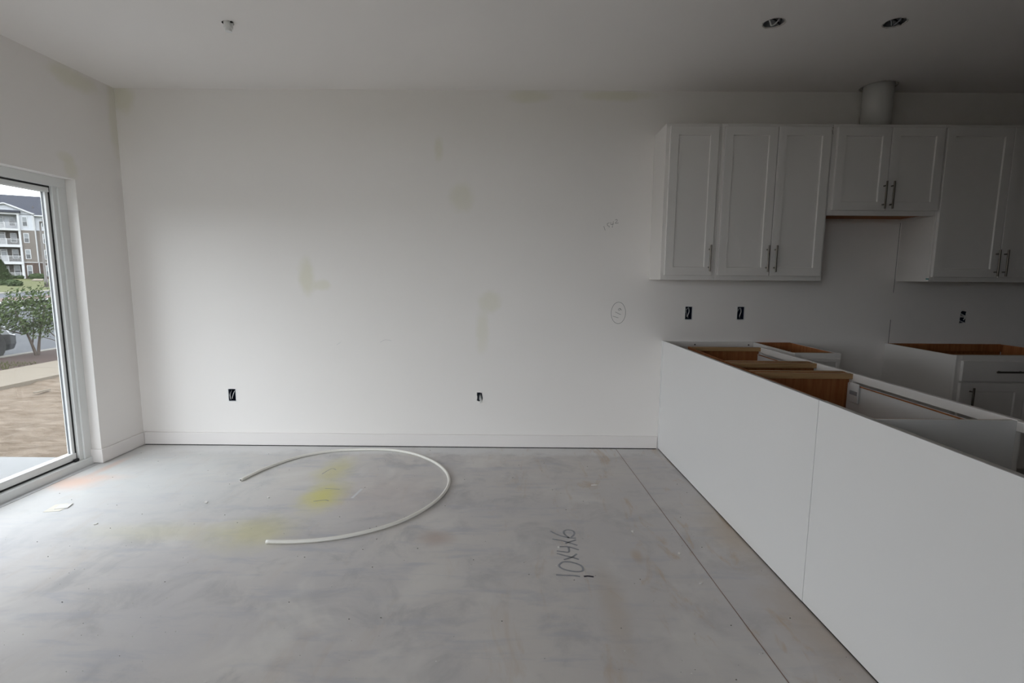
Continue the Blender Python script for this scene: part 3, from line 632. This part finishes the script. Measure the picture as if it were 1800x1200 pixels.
def slab(name, pts, z0, z1, mat, label, cat):
    bm = bmesh.new(); addprism(bm, pts, z0, z1, lambda u, v, z: (u, v, z)); o = bm_obj(name, bm, mat); return tag(o, label, cat, kind='structure')
slab('patio_slab', [(-5.6, -3), (-3.19, -3), (-3.19, 3.905), (-5.6, 3.905)], -.30, -.10, m_patio, 'pale concrete patio slab just outside the sliding door', 'patio')
bm = bmesh.new(); nx, ny = 60, 260; V = []; r_ = random.Random(3)
from mathutils import noise as mno
for i in range(nx+1):
    for j in range(ny+1):
        x_ = -6.86+(3.70)*i/nx; y_ = -3+23*j/ny
        z_ = -.165+.035*mno.noise((x_*1.6, y_*1.1, 0))+.030*mno.noise((x_*3.2, y_*7.5, 5))+.016*mno.noise((x_*8, y_*15, 2))
        if x_ > -5.7 and y_ < 4.0: z_ = min(z_, -.16)
        V.append(bm.verts.new((x_, y_, min(z_, -.125))))
for i in range(nx):
    for j in range(ny): bm.faces.new((V[i*(ny+1)+j], V[(i+1)*(ny+1)+j], V[(i+1)*(ny+1)+j+1], V[i*(ny+1)+j+1]))
o = bm_obj('sand_ground', bm, m_sand, smooth=True); tag(o, 'bare tracked sandy yard beyond the patio', 'ground', kind='structure')
for i in range(18):                                   # sidewalk flags
    y0 = -4+i*1.5
    if i == 0: walk = slab('sidewalk', [(-8.02, y0), (-6.86, y0), (-6.86, y0+1.492), (-8.02, y0+1.492)], -.25, -.13, m_walk, 'tan concrete sidewalk beyond the sandy yard', 'sidewalk'); 
    else:
        q = walk.copy(); COL.objects.link(q); q.name = 'flag'; q.parent = walk; q.location = (0, 1.5*i, 0)
        for kk in ('label', 'category', 'kind'): del q[kk]
slab('mulch_bed', [(-9.32, -4), (-8.02, -4), (-8.02, 26), (-9.32, 26)], -.35, -.15, m_mulch, 'brown mulch strip between sidewalk and street kerb', 'mulch bed')
slab('kerb', [(-9.47, -4), (-9.32, -4), (-9.32, 26), (-9.47, 26)], -.4, -.135, m_curb, 'pale kerb along the mulch strip', 'kerb')
def lawnpoly(name, P4, mat, label, cat):
    bm = bmesh.new(); bm.faces.new([bm.verts.new(p) for p in P4]); o = bm_obj(name, bm, mat); return tag(o, label, cat, kind='structure')
# far strips run along dirv; base points lie on the sight line through the door
dv = Vector((-.35, .94, 0))
def strip(name, a, b, za, zb, mat, label, cat, ext=60):
    A, B = Vector((a[0], a[1], za)), Vector((b[0], b[1], zb))
    return lawnpoly(name, [A-dv*ext, A+dv*ext, B+dv*ext, B-dv*ext], mat, label, cat)
lawnpoly('parking_lane', [(-9.47, -30, -.27), (-9.47, 60, -.27), (-45, 60, -.02), (-9.6, -60, -.3)], m_asph, 'grey asphalt lane behind the small tree', 'road')
strip('paver_strip', (-25.7, 25.1), (-29.3, 28.7), -.005, .0, m_brick, 'reddish paver strip along the far lane', 'paving')
strip('far_road', (-29.3, 28.7), (-35.6, 34.9), .0, .005, m_asph2, 'grey road in front of the far lawn', 'road')
strip('far_kerb', (-35.6, 34.9), (-37.6, 36.9), .03, .05, m_curb, 'pale kerb before the far lawn', 'kerb')
strip('lane_line', (-24.0, 23.4), (-25.6, 25.0), .0, .0, m_paint, 'white painted edge line on the lane', 'road marking')
strip('lane_line', (-20.2, 19.7), (-20.9, 20.4), -.06, -.06, m_paint, 'thin white painted line nearer the small tree', 'road marking')
strip('far_lawn', (-37.6, 36.9), (-130, 126), .05, 1.1, m_lawn, 'dry green lawn rising to the apartment building', 'lawn', 140)
lawnpoly('far_path', [(-80, 84.2, .64), (-78.8, 84.6, .65), (-70, 75, .45), (-71.4, 74.6, .46)], m_walk, 'pale footpath crossing the lawn', 'path')
lawnpoly('open_ground', [(-400, -300, -.6), (300, -300, -.6), (300, 400, -.6), (-400, 400, -.6)], m_lawn, 'wide grassy ground around the houses', 'ground')

# ---- small tree, shrub
def leafblob(bm, c, rad, n, size, r_, hollow=.35):
    for _ in range(n):
        while True:
            p = Vector((r_.uniform(-1, 1), r_.uniform(-1, 1), r_.uniform(-1, 1)))
            if hollow < p.length < 1: break
        p = Vector((c[0]+p.x*rad[0], c[1]+p.y*rad[1], c[2]+p.z*rad[2]))
        a = Vector((r_.gauss(0, 1), r_.gauss(0, 1), r_.gauss(0, 1))).normalized(); b_ = a.orthogonal().normalized(); s = size*r_.uniform(.6, 1.3)
        c_ = a.cross(b_)
        bm.faces.new([bm.verts.new(p+q) for q in (-b_*s, c_*s*.45+a*s*.1, b_*s, -c_*s*.45+a*s*.1)])
def tree(name, base, stems, blobs, size, label, cat, leafmat, dens=1.0):
    r_ = random.Random(len(name)+int(base[0]*10)); r = empty(name, base); parts = []
    for S_, rad in stems: parts.append(tube('stem', catmull([tuple(base[i]+p[i] for i in range(3)) for p in S_], 4), [rad*(1-.55*q/(4*(len(S_)-1))) for q in range(4*(len(S_)-1)+1)], m_bark, seg=7))
    bm = bmesh.new()
    for c, rad, n in blobs: leafblob(bm, tuple(base[i]+c[i] for i in range(3)), rad, int(n*dens), size, r_)
    f = bm_obj('foliage', bm, leafmat); f['kind'] = 'stuff'; parts.append(f)
    under(r, *parts); return tag(r, label, cat)
tree('small_tree', (-9.05, 9.40, -.16), [([(0, 0, 0), (-.025, -.03, .2), (-.06, -.07, .42), (-.16, -.15, .85)], .027), ([(.02, 0.02, 0), (.035, .04, .2), (.055, .07, .42), (.12, .16, .95)], .028), ([(-.03, -.03, .2), (-.02, .02, .45), (.0, .05, 1.0)], .016), ([(-.12, -.1, .42), (-.3, -.3, .55), (-.5, -.5, .72)], .012), ([(.1, .1, .42), (.25, .28, .55), (.3, .45, .7)], .012)],
     [((-.08, -.05, .78), (.42, .45, .34), 620), ((-.36, -.38, .72), (.34, .36, .26), 330), ((.22, .25, .80), (.34, .36, .30), 380), ((-.1, .0, 1.08), (.30, .32, .22), 190), ((.16, .2, 1.2), (.16, .2, .2), 60), ((.02, .0, .52), (.30, .32, .12), 140), ((-.55, -.55, .86), (.25, .3, .25), 110), ((.3, .36, 1.02), (.2, .25, .22), 100)], .031, 'small multi-stemmed leafy tree in the mulch strip', 'tree', m_leaf, 1.9)
tree('young_shrub', (-8.66, 9.55, -.16), [([(0, 0, 0), (.0, -.02, .2), (-.1, -.1, .42), (-.25, -.2, .62)], .014), ([(0, 0, .1), (.03, .05, .35), (.05, .1, .7)], .012), ([(0, -.02, .2), (-.12, -.08, .3), (-.3, -.2, .38)], .009)],
     [((-.12, -.1, .55), (.26, .26, .2), 110), ((.05, .08, .72), (.22, .22, .22), 110), ((-.28, -.2, .42), (.14, .14, .12), 40)], .030, 'thin young shrub half hidden by the door frame', 'shrub', m_leaf)
bm = bmesh.new(); r_ = random.Random(12)
for _ in range(1500):
    x_, y_ = r_.uniform(-8.95, -8.15), r_.uniform(5.5, 8.55); h_ = r_.uniform(.02, .06); a_ = r_.uniform(0, 6.28); d_ = Vector((math.cos(a_), math.sin(a_), 0))*.006
    p = Vector((x_, y_, -.151)); bm.faces.new([bm.verts.new(q) for q in (p-d_, p+d_, p+Vector((r_.uniform(-.02, .02), r_.uniform(-.02, .02), h_)))])
g_ = bm_obj('grass_tuft', bm, m_lawn); tag(g_, 'short green grass growing in the mulch strip', 'grass', kind='stuff')
bd = chip('board_scrap', 0, 0, [(-.10, -.018), (.10, -.018), (.10, .018), (-.10, .018)], .012, m_walk, 'thin pale board scrap lying on the sand', 'board'); bd.location = (-6.12, 6.38, -.142); bd.rotation_euler = (0, .0, 1.5)

# ---- parked car (front end in view, the rest beyond the left edge)
car = empty('parked_car', (-10.62, 7.9, -.27)); CX, CY, CZ0 = -10.62, 9.95, -.27
def carsec(prof, w0, w1, name, mat, parent=None):
    bm = bmesh.new(); rings = []
    for (yy, zb, zt, wd, wt) in prof:
        W, Wt = wd/2, wt/2; zm = zb+(zt-zb)*.62
        pts = [(-W*.92, zb), (W*.92, zb), (W, zb+.12), (W, zm), (Wt, zt-.02), (Wt*.85, zt), (-Wt*.85, zt), (-Wt, zt-.02), (-W, zm), (-W, zb+.12)]
        rings.append([bm.verts.new((CX+a_, CY-yy, CZ0+b_)) for a_, b_ in pts])
    for A, B in zip(rings, rings[1:]):
        for q in range(len(A)): bm.faces.new((A[q], A[(q+1) % len(A)], B[(q+1) % len(A)], B[q]))
    bm.faces.new(rings[0]); bm.faces.new(rings[-1][::-1]); return bm_obj(name, bm, mat, smooth=False, bevel=0)
P = [carsec([(0, .24, .50, 1.15, .95), (.08, .17, .60, 1.5, 1.25), (.30, .17, .67, 1.72, 1.45), (.9, .17, .74, 1.8, 1.5), (1.4, .18, .82, 1.82, 1.55), (3.5, .18, .86, 1.82, 1.55), (4.3, .2, .84, 1.74, 1.45), (4.5, .3, .66, 1.5, 1.2)], 0, 0, 'body', m_car),
     carsec([(1.15, .70, .78, 1.5, 1.4), (1.95, .78, 1.33, 1.6, 1.2), (2.4, .8, 1.38, 1.6, 1.18), (3.2, .8, 1.34, 1.6, 1.15), (4.0, .8, .9, 1.5, 1.35)], 0, 0, 'cabin', m_carglass)]
for yy in (.76, 3.6):
    for s_ in (-1, 1):
        bm = bmesh.new(); c_ = Vector((CX+s_*.82, CY-yy, CZ0+.31)); addtube(bm, [c_-Vector((.10, 0, 0)), c_+Vector((.10, 0, 0))], .31, 24); P.append(bm_obj('wheel', bm, m_tyre))
P.append(box('bumper', CX-.55, CX+.55, CY-.10, CY+.015, CZ0+.22, CZ0+.36, m_tyre, bevel=.02))
for s_ in (-1, 1): P.append(box('headlamp', CX+s_*.60-.14, CX+s_*.60+.14, CY-.22, CY-.045, CZ0+.47, CZ0+.56, m_wglass, bevel=.02))
under(car, *P); tag(car, 'dark charcoal car parked behind the small tree', 'car')

# ---- street lamp
lx, ly = -46.33, 50.0; lamp = empty('street_lamp', (lx, ly, .05)); bm = bmesh.new(); addtube(bm, [(lx, ly, .05), (lx, ly, .9), (lx, ly, .95), (lx, ly, 6.45)], [.17, .17, .11, .075], 12)
P = [bm_obj('pole', bm, m_pole, smooth=True), tube('arm', [(lx, ly, 6.35), (lx+.25, ly, 6.42)], .05, m_pole), box('lamp_head', lx+.05, lx+.72, ly-.15, ly+.15, 6.36, 6.50, m_pole, bevel=.02), box('base', lx-.25, lx+.25, ly-.25, ly+.25, 0.02, .16, m_curb)]
under(lamp, *P); tag(lamp, 'tall brown street lamp on the far lawn before the apartments', 'street lamp')

# ---- bushes on the far lawn
def bush(name, c, rad, label, group=None, size=.16, mat=m_bush, cat='bush', dense=1.0):
    r = empty(name, (c[0], c[1], c[2])); bm = bmesh.new(); bmesh.ops.create_icosphere(bm, subdivisions=3, radius=1)
    for v in bm.verts:
        n_ = 1+.22*mno.noise(v.co*2.3+Vector(c)); v.co = Vector((c[0]+v.co.x*rad[0]*n_, c[1]+v.co.y*rad[1]*n_, c[2]+max(0, (v.co.z+.75)/1.75)*rad[2]*2*n_))
    a_ = bm_obj('mass', bm, mat, smooth=False); bm = bmesh.new(); leafblob(bm, (c[0], c[1], c[2]+rad[2]), (rad[0]*1.12, rad[1]*1.12, rad[2]*1.1), int(220*dense), size, random.Random(int(abs(c[0]*7)+abs(c[1]))), .8)
    b_ = bm_obj('leaves', bm, mat); b_['kind'] = 'stuff'; under(r, a_, b_); return tag(r, label, cat, group)
bush('rounded_bush', (-53.1, 52.05, -.08), (.70, .6, .40), 'green rounded bush at the left edge below the conical evergreen', 'bushes on the far lawn')
bush('rounded_bush', (-54.7, 54.9, -.1), (.8, .8, .44), 'mid green bush in the middle of the far lawn clump', 'bushes on the far lawn')
bush('grey_green_bush', (-49.8, 50.33, -.06), (.41, .5, .32), 'grey-green bush at the right end of the far lawn clump', 'bushes on the far lawn')
# conical evergreen
r = empty('conical_evergreen', (-57.0, 56.2, .1)); bm = bmesh.new(); r_ = random.Random(8)
for k_ in range(900):
    t = r_.random(); a_ = r_.uniform(0, 6.283); R_ = 1.05*(1-t)**.75+.05; p = Vector((-57.0+R_*math.cos(a_), 56.2+R_*math.sin(a_), .15+t*2.75)); s = .17
    u = Vector((math.cos(a_)*.5, math.sin(a_)*.5, .85)).normalized(); v = Vector((-math.sin(a_), math.cos(a_), 0)); bm.faces.new([bm.verts.new(p+q) for q in (-u*s, v*s*.5, u*s, -v*s*.5)])
f1 = bm_obj('foliage', bm, m_bush); f1['kind'] = 'stuff'; bm = bmesh.new(); addtube(bm, [(-57, 56.2, .1), (-57, 56.2, .3), (-57, 56.2, 1.6), (-57, 56.2, 2.85)], [.8, 1.0, .6, .05], 12); f2 = bm_obj('mass', bm, m_bush)
under(r, f1, f2); tag(r, 'dark conical evergreen at the left edge before the apartments', 'tree')
for q, (x_, w_, zz, hh, lb) in enumerate([(-87.6, .66, .50, .32, 'clipped dark bush under the ground-floor porch, left one'), (-86.1, .58, .52, .32, 'clipped dark bush under the ground-floor porch, right one'), (-83.0, 1.5, .5, .5, 'long dark hedge under the ground-floor window right of the porch'), (-80.1, .6, .5, .6, 'dark hedge at the far right by the door frame')]):
    bush('clipped_bush', (x_, 88.0, zz), (w_, .5, hh), lb, 'foundation planting', .14)

# ---- apartment building: local axes t (along the front), n (towards the viewer)
tv = Vector((.861, .509, 0)).normalized(); nv = Vector((tv.y, -tv.x, 0)); O = Vector((-87.688, 92.0, .748))
bld = empty('apartment_building', O); tag(bld, 'four-storey white and taupe apartment building with balconies and grey roof', 'building')
def L2W(s, d_, z): return O+tv*s+nv*d_+Vector((0, 0, z))
def bbox(name, s0, s1, d0, d1, z0, z1, mat, parent=None):
    bm = bmesh.new(); v = [bm.verts.new(L2W(*p)) for p in ((s0, d0, z0), (s1, d0, z0), (s1, d1, z0), (s0, d1, z0), (s0, d0, z1), (s1, d0, z1), (s1, d1, z1), (s0, d1, z1))]
    for f in ((0, 3, 2, 1), (4, 5, 6, 7), (0, 1, 5, 4), (1, 2, 6, 5), (2, 3, 7, 6), (3, 0, 4, 7)): bm.faces.new([v[i] for i in f])
    o = bm_obj(name, bm, mat)
    if parent is None: under(bld, o)
    else: o.parent = parent
    return o
def wpoly(name, pts, d0, d1, mat):
    bm = bmesh.new(); addprism(bm, pts, d0, d1, lambda s, z, d_: L2W(s, d_, z)); o = bm_obj(name, bm, mat); under(bld, o); return o
for (z0, z1, mt, nm) in ((-1.2, 2.77, m_stone, 'stone_wall'), (2.77, 8.5, m_taupe, 'siding_wall'), (8.5, 11.35, m_white_s, 'siding_wall')):
    bbox(nm, -.95, .98, -8, 0, z0, z1, mt)                    # bay right of the balconies
    bbox(nm, .98, 9, -8, -.5, z0, z1-.05, mt)                  # set-back wing
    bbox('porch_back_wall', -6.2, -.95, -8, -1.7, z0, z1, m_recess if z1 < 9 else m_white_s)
    bbox(nm, -8.4, -6.2, -8, 0, z0, z1, mt)
wpoly('gable', [(-8.6, 11.3), (1.15, 11.3), (-2.63-.9, 12.95), (-2.75, 12.95)][:0] or [(-8.4, 11.35), (.98, 11.35), (-2.66, 12.95)], -8, -.05, m_white_s)
wpoly('gable_rake', [(-2.66, 13.12), (-2.66, 12.90), (1.12, 11.22), (1.24, 11.42)], -8, .35, m_wframe); wpoly('gable_rake', [(-2.66, 13.12), (-2.66, 12.90), (-8.6, 11.22), (-8.7, 11.42)], -8, .35, m_wframe)
bbox('porch_roof', -6.5, -.66, -1.0, .5, 11.42, 11.82, m_roof); bbox('porch_beam', -6.4, -.80, -1.0, .25, 11.12, 11.42, m_wframe)
bm = bmesh.new(); v = [bm.verts.new(L2W(*p)) for p in ((-16, .1, 11.2), (12, .1, 11.2), (12, -9, 15.5), (-16, -9, 15.5), (-16, -18, 11.2), (12, -18, 11.2))]
bm.faces.new((v[0], v[1], v[2], v[3])); bm.faces.new((v[3], v[2], v[5], v[4])); o = bm_obj('roof', bm, m_roof); under(bld, o)
bbox('eave_fascia', 1.1, 9.2, -.9, .15, 11.0, 11.22, m_wframe)
bbox('roof_vent', .33, .45, -3.2, -3.0, 12.6, 13.1, m_pole)
bbox('downspout', .98, 1.10, -.5, -.02, 2.8, 11.1, m_wframe); bbox('downspout', 1.02, 1.12, -.5, -.1, -.5, 2.8, m_wframe); bbox('corner_trim', .80, .98, -.02, .05, 8.5, 11.3, m_wframe)
bbox('belt_trim', -.95, .98, -.02, .04, 2.70, 2.82, m_wframe); bbox('belt_trim', .98, 9, -.52, -.44, 2.70, 2.82, m_wframe)
bbox('belt_trim', -.95, .98, -.02, .04, 8.43, 8.55, m_wframe)
bbox('post', -1.2, -.86, 0, .3, -.3, 2.5, m_wframe)
for za, zb in ((2.9, 5.4), (5.85, 8.3), (8.7, 11.15)): bbox('post', -1.14, -.86, .02, .28, za, zb, m_wframe)
for za, zb in ((2.38, 2.88), (5.4, 5.88), (8.32, 8.68)): bbox('balcony_floor', -6.3, -.84, -1.7, .35, za, zb, m_wframe)
for z0 in (-.1, 2.88, 5.88, 8.68):                            # balcony railings
    q = bbox('railing', -6.2, -1.14, .18, .26, z0+.92, z0+1.0, m_wframe)
    bm = bmesh.new()
    for i in range(34):
        s0 = -6.15+i*.148
        for A in ((s0, s0+.035),):
            v = [bm.verts.new(L2W(*p)) for p in ((A[0], .20, z0+.08), (A[1], .20, z0+.08), (A[1], .24, z0+.08), (A[0], .24, z0+.08), (A[0], .20, z0+.92), (A[1], .20, z0+.92), (A[1], .24, z0+.92), (A[0], .24, z0+.92))]
            for f in ((0, 1, 5, 4), (1, 2, 6, 5), (2, 3, 7, 6), (3, 0, 4, 7)): bm.faces.new([v[k_] for k_ in f])
    b_ = bm_obj('balusters', bm, m_wframe); under(bld, b_); b_['kind'] = 'stuff'
    bbox('rail_post', -2.9, -2.78, .16, .28, z0, z0+1.05, m_wframe)
def window(s0, s1, z0, z1, d_, double=False, up_=m_wglass, lo=m_wdark):
    f = bbox('window', s0, s1, d_, d_+.06, z0, z1, m_wframe); fr_ = .10; zm = (z0+z1)/2
    cols = [(s0+fr_, s1-fr_)] if not double else [(s0+fr_, (s0+s1)/2-.05), ((s0+s1)/2+.05, s1-fr_)]
    for a_, b_ in cols:
        for (za, zb, mt) in ((zm+.03, z1-fr_, up_), (z0+fr_, zm-.03, lo)):
            bm = bmesh.new(); bm.faces.new([bm.verts.new(L2W(*p)) for p in ((a_, d_+.065, za), (b_, d_+.065, za), (b_, d_+.065, zb), (a_, d_+.065, zb))])
            p_ = bm_obj('pane', bm, mt); p_.parent = f; p_.matrix_parent_inverse = Matrix.Identity(4)
for (za, zb) in ((.3, 2.25), (3.35, 5.07), (6.22, 7.95), (9.1, 10.85)):
    window(-.58, .18, za, zb, 0)
    window(1.9, 3.1, za, zb, -.5, True); window(4.6, 5.8, za, zb, -.5, True)
    window(-2.75, -1.85, za+.1, zb+.05, -1.7); 
for z0 in (-.1, 2.88, 5.88, 8.68):
    dd = bbox('balcony_door', -4.3, -3.35, -1.7, -1.64, z0, z0+2.2, m_wframe)
    for (za, zb, mt) in ((z0+.9, z0+1.75, m_wglass), (z0+1.88, z0+2.12, m_wdark)):
        bm = bmesh.new(); bm.faces.new([bm.verts.new(L2W(*p)) for p in ((-4.15, -1.63, za), (-3.5, -1.63, za), (-3.5, -1.63, zb), (-4.15, -1.63, zb))]); p_ = bm_obj('pane', bm, mt)
        p_.parent = dd; p_.matrix_parent_inverse = Matrix.Identity(4)
